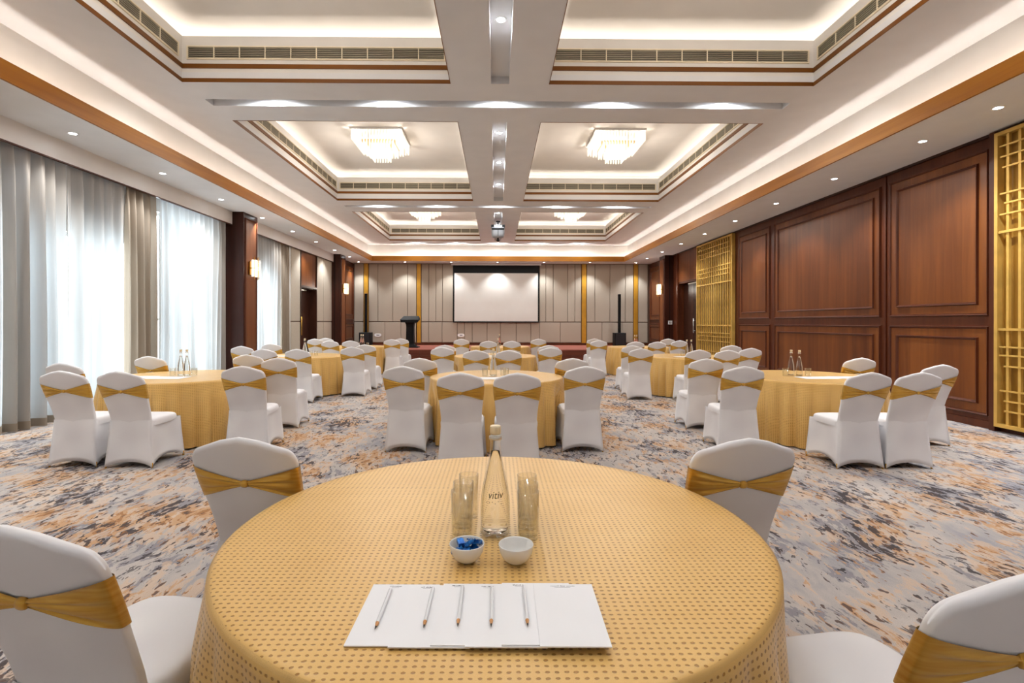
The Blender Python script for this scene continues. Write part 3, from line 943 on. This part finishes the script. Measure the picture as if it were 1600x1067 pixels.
def make_seat():
    m = MB(); n = 64; R = ringpts(n)
    yc, hy, hx = .245, .225, .212
    prof = [(.405, 1.0), (.44, 1.01), (.458, .99), (.468, .955), (.474, .89), (.479, .7), (.482, .4)]
    for z, s in prof:
        for c, d in R: m.v.append((hx * s * c, yc + hy * s * d, z))
    for k in range(len(prof) - 1):
        for i in range(n):
            j = (i + 1) % n
            m.f.append((k * n + i, k * n + j, (k + 1) * n + j, (k + 1) * n + i))
    m.f.append(tuple((len(prof) - 1) * n + i for i in range(n)))
    return m.mesh('seat', 'cover', True)
def make_skirt():
    m = MB(); K = 14
    cor_top = [(-.1955, .016), (.1955, .016), (.212, .468), (-.212, .468)]
    cor_bot = [(-.232, -.012), (.232, -.012), (.240, .500), (-.240, .500)]
    pull = [.018, .04, .045, .04]; arch = [.055, .075, .075, .075]
    nrm = [(0, 1), (-1, 0), (0, -1), (1, 0)]
    rows = 10
    cols = []
    for e in range(4):
        a, b = e, (e + 1) % 4
        for k in range(K):
            q = k / K
            cols.append((e, q, a, b))
    for r in range(rows + 1):
        h = r / rows
        for e, q, a, b in cols:
            bow = 4 * q * (1 - q)
            zb = .006 + arch[e] * bow ** .8
            zt0 = .465 if e == 0 else .43 + (.035 * (1 - q) ** 6 if e == 1 else .035 * q ** 6 if e == 3 else 0)
            z = zt0 + (zb - zt0) * h
            f = h ** 1.2
            x = (cor_top[a][0] + (cor_top[b][0] - cor_top[a][0]) * q) * (1 - f) + (cor_bot[a][0] + (cor_bot[b][0] - cor_bot[a][0]) * q) * f
            y = (cor_top[a][1] + (cor_top[b][1] - cor_top[a][1]) * q) * (1 - f) + (cor_bot[a][1] + (cor_bot[b][1] - cor_bot[a][1]) * q) * f
            pl = pull[e] * bow * sin(pi * min(1, h * .62 + .12)) * (h ** .5)
            x += nrm[e][0] * pl; y += nrm[e][1] * pl
            if e == 0: y -= .0135 * bow ** .6 * (1 - h) ** .6
            m.v.append((x, y, z))
    # turned hem: a thin inner lip
    for e, q, a, b in cols:
        i = len(m.v) - len(cols)
        v = m.v[rows * len(cols) + cols.index((e, q, a, b))]
        m.v.append((v[0] * .97, v[1] + (.245 - v[1]) * .03, v[2] + .004))
    n = len(cols)
    for k in range(rows + 1):
        for i in range(n):
            j = (i + 1) % n
            m.f.append((k * n + i, (k + 1) * n + i, (k + 1) * n + j, k * n + j))
    return m.mesh('skirt', 'cover', True)
def make_sash():
    m = MB(); n = 120; NV = 18
    E = .004
    R = ringpts(n)
    for s, d in R:
        a = abs(s)
        rear = max(0.0, min(1.0, -d * 1.2 - .05)) if d < 0 else 0.0
        hr = .009 + .064 * a ** 1.1
        hh = .073 if d >= 0 else (.073 + (hr - .073) * min(1.0, rear * 1.6))
        zc = .759
        for j in range(NV + 1):
            v = -1 + 2 * j / NV
            z = zc + hh * v
            p = back_point(s, d, 0, E, z)
            q = rear * (1 - a ** 4)
            amp = .0085 * q * (.4 + .6 * a)
            rip = amp * (.65 * sin(v * 8.5 + 1.4 * s + .6) + .35 * sin(v * 15 - 1.3 + 3 * s))
            lift = .006 * q * (1 - .4 * v * v)
            m.v.append((p[0], p[1] - lift + rip, z))
    for i in range(n):
        k = (i + 1) % n
        for j in range(NV):
            m.f.append((i * (NV + 1) + j, k * (NV + 1) + j, k * (NV + 1) + j + 1, i * (NV + 1) + j + 1))
    return m.mesh('sash', 'satin', True)
def make_knot():
    m = MB()
    p = back_point(0, -1, 0, 0, .757)
    n, k = 14, 10
    for a in range(k + 1):
        u = -pi / 2 + pi * a / k
        for b in range(n):
            w = 2 * pi * b / n
            m.v.append((p[0] + .015 * sin(u), p[1] - .009 + .011 * (abs(cos(u)) ** .4) * sin(w), p[2] + .002 + .016 * (abs(cos(u)) ** .35) * cos(w)))
    for a in range(k):
        for b in range(n):
            c = (b + 1) % n
            m.f.append((a * n + b, a * n + c, (a + 1) * n + c, (a + 1) * n + b))
    return m.mesh('knot', 'satin', True)
ME_BACK, ME_SEAT, ME_SKIRT, ME_SASH, ME_KNOT = make_back(), make_seat(), make_skirt(), make_sash(), make_knot()
ME_LEG = MB().lathe([(.008, 0.0), (.009, .004), (.009, .05)], 10).mesh('leg', 'brass', True)
def make_chair():
    t = thing('banquet_chair', '', 'chair', (0, 0, 0), 0, 'white covered banquet chairs with gold sashes')
    link('backrest', ME_BACK, t); link('seat', ME_SEAT, t); link('skirt', ME_SKIRT, t)
    s = link('sash', ME_SASH, t, label='gold satin sash pinched at the back'); link('knot', ME_KNOT, s)
    for x, y in ((-.224, .0), (.224, .0), (-.230, .488), (.230, .488)):
        link('leg', ME_LEG, t, (x, y, 0))
    return t
chair0 = make_chair(); first = [True]
def place_chair(x, y, rz, label):
    """x, y: middle of the crown of the back"""
    c, s = cos(rz), sin(rz)
    fx, fy = x - s * .16, y + c * .16
    if first[0]:
        first[0] = False; chair0.location = (fx, fy, 0); chair0.rotation_euler = (0, 0, rz); chair0['label'] = label
    else: copy_tree(chair0, label, (fx, fy, 0), rz)

POS = ['left of near pair', 'right of near pair', 'near left side', 'near right side', 'far left side', 'far right side', 'far middle']
TABN = {'F': 'at the foreground dotted table', 'L1': 'at the front table by the curtains', 'C2': 'at the middle table just beyond the foreground',
        'R1': 'at the front table by the walnut wall', 'L2': 'at the second table along the curtains', 'C3': 'at the second middle table from the foreground',
        'R2': 'at the second table along the walnut wall', 'L3': 'at the farthest table on the left', 'C4': 'at the farthest middle table', 'R3': 'at the farthest table on the right'}
K = .969
CH = {
 'F': [(-1.172, 1.22, -.17, 2), (1.092, 0.99, .17, 3), (-1.08, 2.15, -.08, 4), (1.06, 2.13, .08, 5)],
 'C2': [(-.35, 4.93, 0, 0), (.20, 4.90, 0, 1), (-1.04, 5.66, -.05, 2), (.99, 5.66, .04, 3), (-1.04, 6.92, -.02, 4), (1.03, 6.92, .02, 5)],
 'C3': [(-.36, 8.91, 0, 0), (.21, 8.91, 0, 1), (-1.06, 9.95, -.04, 2), (1.05, 9.90, .04, 3), (-1.10, 10.9, .0, 4), (1.11, 10.85, .02, 5)],
 'C4': [(-.21, 13.30, 0, 0), (.40, 13.30, 0, 1), (-1.02, 14.84, 0, 2), (1.23, 15.0, 0, 3)],
 'L1': [(-4.29, 5.07, .02, 0), (-3.70, 5.03, .0, 1), (-5.11, 6.05, -.08, 2), (-2.79, 5.63, .10, 3), (-4.89, 7.23, -.05, 4), (-2.96, 6.95, .10, 5), (-3.70, 7.62, 0, 6)],
 'L2': [(-4.17, 9.18, 0, 0), (-3.57, 9.18, 0, 1), (-5.09, 10.25, .0, 2), (-2.83, 10.02, .03, 3), (-5.06, 11.51, -.05, 4), (-2.84, 11.06, .03, 5)],
 'L3': [(-4.36, 13.4, 0, 0), (-3.82, 13.4, 0, 1), (-5.25, 14.82, 0, 2), (-2.97, 14.50, .03, 3), (-5.17, 15.54, 0, 4), (-2.84, 15.2, .03, 5)],
 'R1': [(3.68, 4.98, 0, 0), (4.18, 4.98, .0, 1), (2.76, 5.66, -.08, 2), (5.21, 5.92, .04, 3), (2.85, 6.89, -.06, 4), (5.09, 7.08, .0, 5)],
 'R2': [(3.62, 9.10, 0, 0), (4.12, 9.05, 0, 1), (2.72, 9.57, -.04, 2), (4.88, 9.75, .04, 3), (2.88, 10.79, -.04, 4), (5.06, 10.95, .0, 5)],
 'R3': [(3.55, 13.0, 0, 0), (4.09, 12.95, 0, 1), (2.80, 13.94, -.03, 2), (5.0, 13.9, .03, 3), (2.94, 15.33, 0, 4), (5.17, 15.37, 0, 5)],
}
for tb, lst in CH.items():
    for x, y, rz, p in lst:
        place_chair(x * K, y * K, rz, 'white gold-sashed chair, %s %s' % (POS[p], TABN[tb]))

# ------------------------------------------------------------------ tables
R_T = .85
def make_cloth(seed, chairs=()):
    rnd = random.Random(seed)
    n = 360
    m = MB(); uv = []
    rings = [0.0, .25, .5, .7, .8, .835, .848]
    m.v.append((0, 0, .752)); uv.append((0, 0))
    for r in rings[1:]:
        for i in range(n):
            a = 2 * pi * i / n
            z = .752 if r < .84 else .7495
            m.v.append((r * cos(a), r * sin(a), z)); uv.append((r * cos(a), r * sin(a)))
    ph = [rnd.uniform(0, 6.28) for _ in range(4)]
    ks = [rnd.choice((29, 31, 33)), rnd.choice((11, 12, 13)), rnd.choice((26, 27, 29)), 7]
    zs = [.743, .72, .68, .62, .54, .42, .25, .10, .012]
    for z in zs:
        h = (.745 - z) / .745
        for i in range(n):
            a = 2 * pi * i / n
            aw = a + .05 * sin(3 * a + ph[1]) + .03 * sin(5 * a + ph[2])
            c1 = abs(sin(ks[0] * aw / 2 + ph[0])) ** .8
            f = c1 * (1 + .35 * sin(ks[3] * a + ph[3])) + .18 * sin(ks[1] * a + ph[1])
            g = f * 1.1 - .45
            r = .858 + .026 * h + .058 * g * min(1, h * 3.2) * (.62 + .38 * h)
            k = min(1, max(0, (.64 - z) / .14))
            if k > 0 and chairs:
                rp = r
                for _ in range(60):
                    px_, py_ = rp * cos(a), rp * sin(a)
                    hit = False
                    for cx_, cy_, cr in chairs:
                        dx, dy = px_ - cx_, py_ - cy_
                        lx = cos(cr) * dx + sin(cr) * dy; ly = -sin(cr) * dx + cos(cr) * dy
                        if abs(lx) < .265 and -.05 < ly < .535: hit = True; break
                    if not hit: break
                    rp -= .012
                r = r + (rp - r) * k
            m.v.append((r * cos(a), r * sin(a), z + .006 * (1 - cos(3 * a + ph[1])) * h)); uv.append((a * .87, z))
    L = len(rings) - 1 + len(zs)
    for i in range(n): m.f.append((0, 1 + i, 1 + (i + 1) % n))
    for k in range(L - 1):
        for i in range(n):
            j = (i + 1) % n
            b0, b1 = 1 + k * n, 1 + (k + 1) * n
            m.f.append((b0 + i, b1 + i, b1 + j, b0 + j))
    me = m.mesh('tablecloth', 'cloth', True)
    ul = me.uv_layers.new(name='UVMap')
    for p in me.polygons:
        wrap = any((vi - 1) % n == n - 1 for vi in p.vertices) and any((vi - 1) % n == 0 for vi in p.vertices) and min(p.vertices) > (len(rings) - 2) * n
        for li in p.loop_indices:
            vi = me.loops[li].vertex_index
            u, v = uv[vi]
            if wrap and vi > (len(rings) - 1) * n and (vi - 1) % n == 0: u += 2 * pi * .87
            ul.data[li].uv = (u, v)
    return me
ME_TOP = MB().lathe([(.82, .725), (.835, .73), (.835, .745), (.82, .748)], 48).mesh('tabletop', 'door')
ME_PED = MB().lathe([(.20, .0), (.20, .03), (.05, .06), (.05, .70), (.25, .725)], 24).mesh('pedestal', 'black', True)
TAB = {'F': (0.0, 1.745), 'C2': (0.0, 6.47), 'C3': (-.03, 10.45), 'C4': (.1, 14.45), 'L1': (-3.93, 6.45), 'L2': (-3.93, 10.40), 'L3': (-3.98, 14.4),
       'R1': (3.96, 6.50), 'R2': (3.88, 10.35), 'R3': (3.96, 14.3)}
TL = {'F': 'large round table in the foreground with a gold dotted cloth', 'L1': 'round gold-clothed table in the front row by the curtains',
      'C2': 'round gold-clothed table just beyond the foreground table', 'R1': 'round gold-clothed table in the front row by the walnut wall',
      'L2': 'round gold-clothed table, second along the curtains', 'C3': 'round gold-clothed table, second in the middle beyond the foreground table',
      'R2': 'round gold-clothed table, second along the walnut wall', 'L3': 'farthest round gold-clothed table on the left before the stage',
      'C4': 'farthest round gold-clothed table in the middle before the stage', 'R3': 'farthest round gold-clothed table on the right before the stage'}
for k, (tb, (x, y)) in enumerate(TAB.items()):
    t = thing('banquet_table', TL[tb], 'table', (x, y, 0), 0, 'round banquet tables under gold cloths')
    q = 1.0 if tb == 'F' else .972
    t.scale = (q, q, 1)
    chs = []
    for cx, cy, rz, p in CH[tb]:
        chs.append(((cx * K - sin(rz) * .16 - x) / q, (cy * K + cos(rz) * .16 - y) / q, rz))
    link('tablecloth', make_cloth(k + 1, chs), t)
    link('tabletop', ME_TOP, t); link('pedestal', ME_PED, t)

# ------------------------------------------------------------------ table ware
ZT2 = .7535
def bottle_meshes(h, r):
    k = h / .34
    prof = [(r * .90, 0), (r * .98, .006), (r, .02), (r, .085 * k), (r * .97, .115 * k), (r * .86, .15 * k), (r * .68, .19 * k), (r * .50, .225 * k), (r * .38, .26 * k),
            (r * .34, .285 * k), (r * .34, .297 * k), (r * .42, .299 * k), (r * .42, .307 * k), (r * .33, .309 * k), (r * .33, .315 * k)]
    inner = [(rr - .003, zz + (.012 if i == 0 else 0)) for i, (rr, zz) in enumerate(prof)]
    inner[1] = (inner[1][0], .016)
    g = MB().lathe(prof, 32, cap1=False).mesh('glass_body', 'glass', True)
    wl_ = [(rr * .985 - .0015, zz) for rr, zz in inner[1:9]]
    wtr = MB().lathe([(wl_[0][0] * .9, .012)] + wl_, 32).mesh('water', 'water', True)
    capm = MB().lathe([(r * .30, .312 * k), (r * .37, .315 * k), (r * .37, .336 * k), (r * .34, .34 * k)], 20).mesh('cap', 'cap', True)
    ringm = MB().lathe([(r * .36, .296 * k), (r * .44, .297 * k), (r * .44, .307 * k), (r * .36, .308 * k)], 20).mesh('collar', 'metal', True)
    return g, wtr, capm, ringm
BM_BIG = bottle_meshes(.345, .047)
BM_SML = bottle_meshes(.33, .040)
def bottle(x, y, label, bm, group='water bottles on the tables'):
    t = thing('water_bottle', label, 'bottle', (x, y, ZT2), 0, group)
    for nm, me in zip(('glass_body', 'water', 'cap', 'collar'), bm): link(nm, me, t)
    return t
def glass_mesh(h, r):
    return MB().lathe([(r * .9, 0), (r * .95, .004), (r, h), (r - .0025, h), (r * .95 - .003, .012), (.001, .011)], 28, cap1=False).mesh('tumbler', 'glass', True)
GM_TALL, GM_SHORT = glass_mesh(.148, .034), glass_mesh(.10, .037)
def tumbler(x, y, label, me=GM_SHORT, group='drinking glasses on the tables'):
    o = link('drinking_glass', me, None, (x, y, ZT2), 0, label=label, category='glass', group=group)
    return o
def pad(x, y, w, d, z, rz, label, group):
    t = thing('notepad', label, 'notepad', (x, y, z), rz, group)
    MB().box(-w / 2, w / 2, -d / 2, d / 2, 0, .0025).build('sheets', 'paper', t)
    return t

# foreground table
b = bottle(-.003, 1.645, 'tall clear water bottle with lettering in the middle of the foreground table', BM_BIG)
fc = bpy.data.curves.new('lettering', 'FONT'); fc.body = 'vitiv'; fc.size = .032; fc.align_x = 'CENTER'; fc.shear = .2
fo = bpy.data.objects.new('lettering_tmp', fc); COL.objects.link(fo)
me = bpy.data.meshes.new_from_object(fo.evaluated_get(bpy.context.evaluated_depsgraph_get())); bpy.data.objects.remove(fo)
for v in me.vertices:
    x, z = v.co.x, v.co.y
    r = .0474 - .012 * max(0, (z + .02)) / .1
    v.co = (r * sin(x / .047), -r * cos(x / .047) - .0003, .125 + z + x * .05)
me.materials.clear(); me.materials.append(plain('etched lettering', '#6b5a34', .6))
link('lettering', me, b)
m = MB()
for i in range(12):
    a = (-.6 + 1.1 * i / 11)
    p = (.0476 * sin(a), -.0476 * cos(a) - .0003, .113 + .004 * sin(i * 1.7))
    if i % 2 == 0: m.box(p[0] - .0012, p[0] + .0012, p[1] - .0004, p[1], p[2] - .0008, p[2] + .0008)
m.build('lettering_underline', 'ink', b)
for k, y in enumerate((1.615, 1.70, 1.785)):
    w = ('front', 'middle', 'rear')[k]
    tumbler(-.108 + (.0, -.001, .012)[k], y, '%s glass of the three left of the foreground bottle' % w, GM_TALL)
    tumbler(.100 + (.0, .004, .006)[k], y - .01, '%s glass of the three right of the foreground bottle' % w, GM_TALL)

def bowl(x, y, label):
    t = thing('bowl', label, 'bowl', (x, y, ZT2), 0, 'white bowls on the foreground table')
    MB().lathe([(.018, .0), (.024, .002), (.036, .012), (.045, .028), (.0495, .050), (.0485, .0525), (.0468, .050), (.042, .029), (.033, .014), (.018, .007), (.001, .006)], 40, cap1=False).build('bowl_shell', 'bowl', t, True)
    return t
bowl(-.083, 1.452, 'small white bowl of blue wrapped sweets on the foreground table')
bowl(.056, 1.445, 'small empty white bowl on the foreground table')
rnd = random.Random(4)
spots = [(-.024, -.012, .024, .4), (.0, -.022, .023, 1.3), (.023, -.008, .025, 2.2), (-.008, .012, .026, .9), (.018, .016, .034, 2.8), (-.018, .008, .036, 1.9), (.006, -.004, .040, .2), (.030, .006, .038, 1.1)]
for k, (dx, dy, dz, a) in enumerate(spots):
    m = MB(); hx, hy, hz = .0125, .009, .0055
    m.box(-hx, hx, -hy, hy, -hz, hz)
    o = thing('wrapped_sweet', 'blue foil wrapped sweet, %s in the white bowl' % ('lowest at the left rim', 'lowest at the front', 'lowest at the right rim', 'at the rear', 'rear right, tilted up', 'rear left, tilted up', 'topmost in the middle', 'upper one at the right rim')[k], 'sweet', (-.083 + dx, 1.452 + dy, ZT2 + dz + .013), a, 'blue sweets in the bowl')
    o.rotation_euler = (rnd.uniform(-.5, .5), rnd.uniform(-.5, .5), a)
    m.build('wrapper', 'foil', o)
    for s in (-1, 1):
        w = MB()
        w.v += [(s * hx, -.002, -.001), (s * hx, .002, .001), (s * (hx + .008), .008, .004), (s * (hx + .009), .0, -.002), (s * (hx + .008), -.008, .003)]
        w.f += [(0, 1, 2, 3), (0, 3, 4)]
        w.build('twisted_end', 'foil', o)

# notepads and pencils, foreground
heads = [-.256, -.176, -.097, -.023, .056, .165]
px0 = [-.316, -.222, -.135, -.062, .013, .092]
wd = [.17, .17, .17, .17, .17, .147]
for k in range(6):
    x0 = px0[k]; w = wd[k]
    lab = '%s white notepad from the left in the fan of paper on the foreground table' % ORD[k]
    t = pad(x0 + w / 2, 1.193 - .004 * k - (.006 if k % 2 else 0), w, .25, ZT2 + .0003 + .0026 * k, -.012 - .004 * (k % 2), lab, 'notepads on the foreground table')
    m = MB(); r2 = random.Random(20 + k)
    hx = heads[k] - (x0 + w / 2)
    L = .03 if k < 5 else .06
    n = int(L / .003)
    for i in range(n):
        x = hx - L / 2 + i * .003
        hh = r2.uniform(.0012, .0042)
        if r2.random() < .12: continue
        m.box(x, x + .0011, .113, .113 + hh, .0025, .0027)
        m.box(x, x + .0026, .113 + hh * r2.random(), .114 + hh * .6, .0025, .0027)
    m.box(hx - L * .35, hx + L * .3, .1085, .1091, .0025, .0027)
    m.build('printed_heading', 'ink', t)
def pencil(x, y0, y1, z, label):
    t = thing('pencil', label, 'pencil', (x, y0, z), 0, 'white pencils on the foreground notepads')
    L = y1 - y0; r = .0043
    m = MB(); m.tube((0, .024, r), (0, L - .006, r), r, r, 6); m.tube((0, L - .006, r), (0, L, r), r, r * .5, 6); m.build('shaft', 'pencil', t)
    MB().tube((0, .024, r), (0, .010, r), r * 1.0, r * .5, 8).build('wood_tip', 'pwood', t)
    MB().tube((0, .010, r), (0, .0, r), r * .5, .0004, 8).build('lead', 'lead', t)
for k, (x, ya, yb, zz) in enumerate(((-.264, 1.118, 1.290, 1), (-.158, 1.118, 1.290, 2), (-.084, 1.118, 1.290, 3), (-.0105, 1.112, 1.280, 4), (.069, 1.108, 1.282, 5))):
    pencil(x, ya, yb, ZT2 + .0006 + .0026 * zz, '%s white pencil from the left on the foreground notepads' % ORD[k])

# the other tables: bottles, glasses, notepads
def setting(tb, bots, gls, papers, where):
    cx, cy = TAB[tb]
    nb = ('left', 'right')
    for k, (dx, dy) in enumerate(bots):
        if len(bots) == 1: lab = 'clear water bottle on the table %s' % where
        else: lab = '%s of two clear water bottles on the table %s' % (nb[k], where)
        bottle(cx + dx, cy + dy, lab, BM_BIG if len(bots) == 1 else BM_SML)
    for k, (dx, dy) in enumerate(gls):
        n = ('leftmost glass', 'second glass from the left', 'third glass from the left', 'rightmost glass')
        lab = n[k] if k < len(gls) - 1 else n[3]
        tumbler(cx + dx, cy + dy, '%s beside the bottle on the table %s' % (lab, where))
    for k, (dx, dy, rz) in enumerate(papers):
        lab = ('left white notepad', 'right white notepad')[k] if len(papers) > 1 else 'white notepad'
        pad(cx + dx, cy + dy, .42 if len(papers) > 1 else .5, .25, ZT2 + .0003, rz, '%s on the table %s' % (lab, where), 'notepads on the far tables')
W_ = {'L1': 'at the front by the curtains', 'R1': 'at the front by the walnut wall', 'C2': 'just beyond the foreground table', 'C3': 'second in the middle',
      'C4': 'farthest in the middle', 'L2': 'second along the curtains', 'R2': 'second along the walnut wall', 'L3': 'farthest on the left', 'R3': 'farthest on the right'}
setting('L1', [(-.01, -.02), (.07, -.03)], [(-.11, -.02), (.155, -.02)], [(-.44, -.2, .06), (-.02, -.25, -.04)], W_['L1'])
setting('R1', [(-.18, .03), (-.11, -.03)], [(-.27, .0), (.0, -.03)], [(-.02, -.24, .03), (.40, -.22, -.08)], W_['R1'])
setting('C2', [(-.04, -.02)], [(-.145, -.03), (.085, .06), (.12, -.03)], [(.0, -.3, 0)], W_['C2'])
setting('C3', [(.06, .10)], [(-.06, .06), (.17, .1)], [(.0, -.2, 0)], W_['C3'])
setting('C4', [(-.02, .05)], [(-.14, .05), (.12, .05)], [], W_['C4'])
setting('L2', [(.09, -.1)], [(-.02, -.1), (.2, -.08), (.3, -.06)], [(-.2, -.25, .05)], W_['L2'])
setting('R2', [(.0, .05), (.08, .02)], [(-.13, -.05), (.2, .0)], [(-.1, -.25, 0)], W_['R2'])
setting('L3', [(.18, .0), (.25, -.05)], [(.1, .0), (.36, .0)], [], W_['L3'])
setting('R3', [(-.09, .0), (-.02, .05)], [(-.2, .05), (.08, .0)], [], W_['R3'])
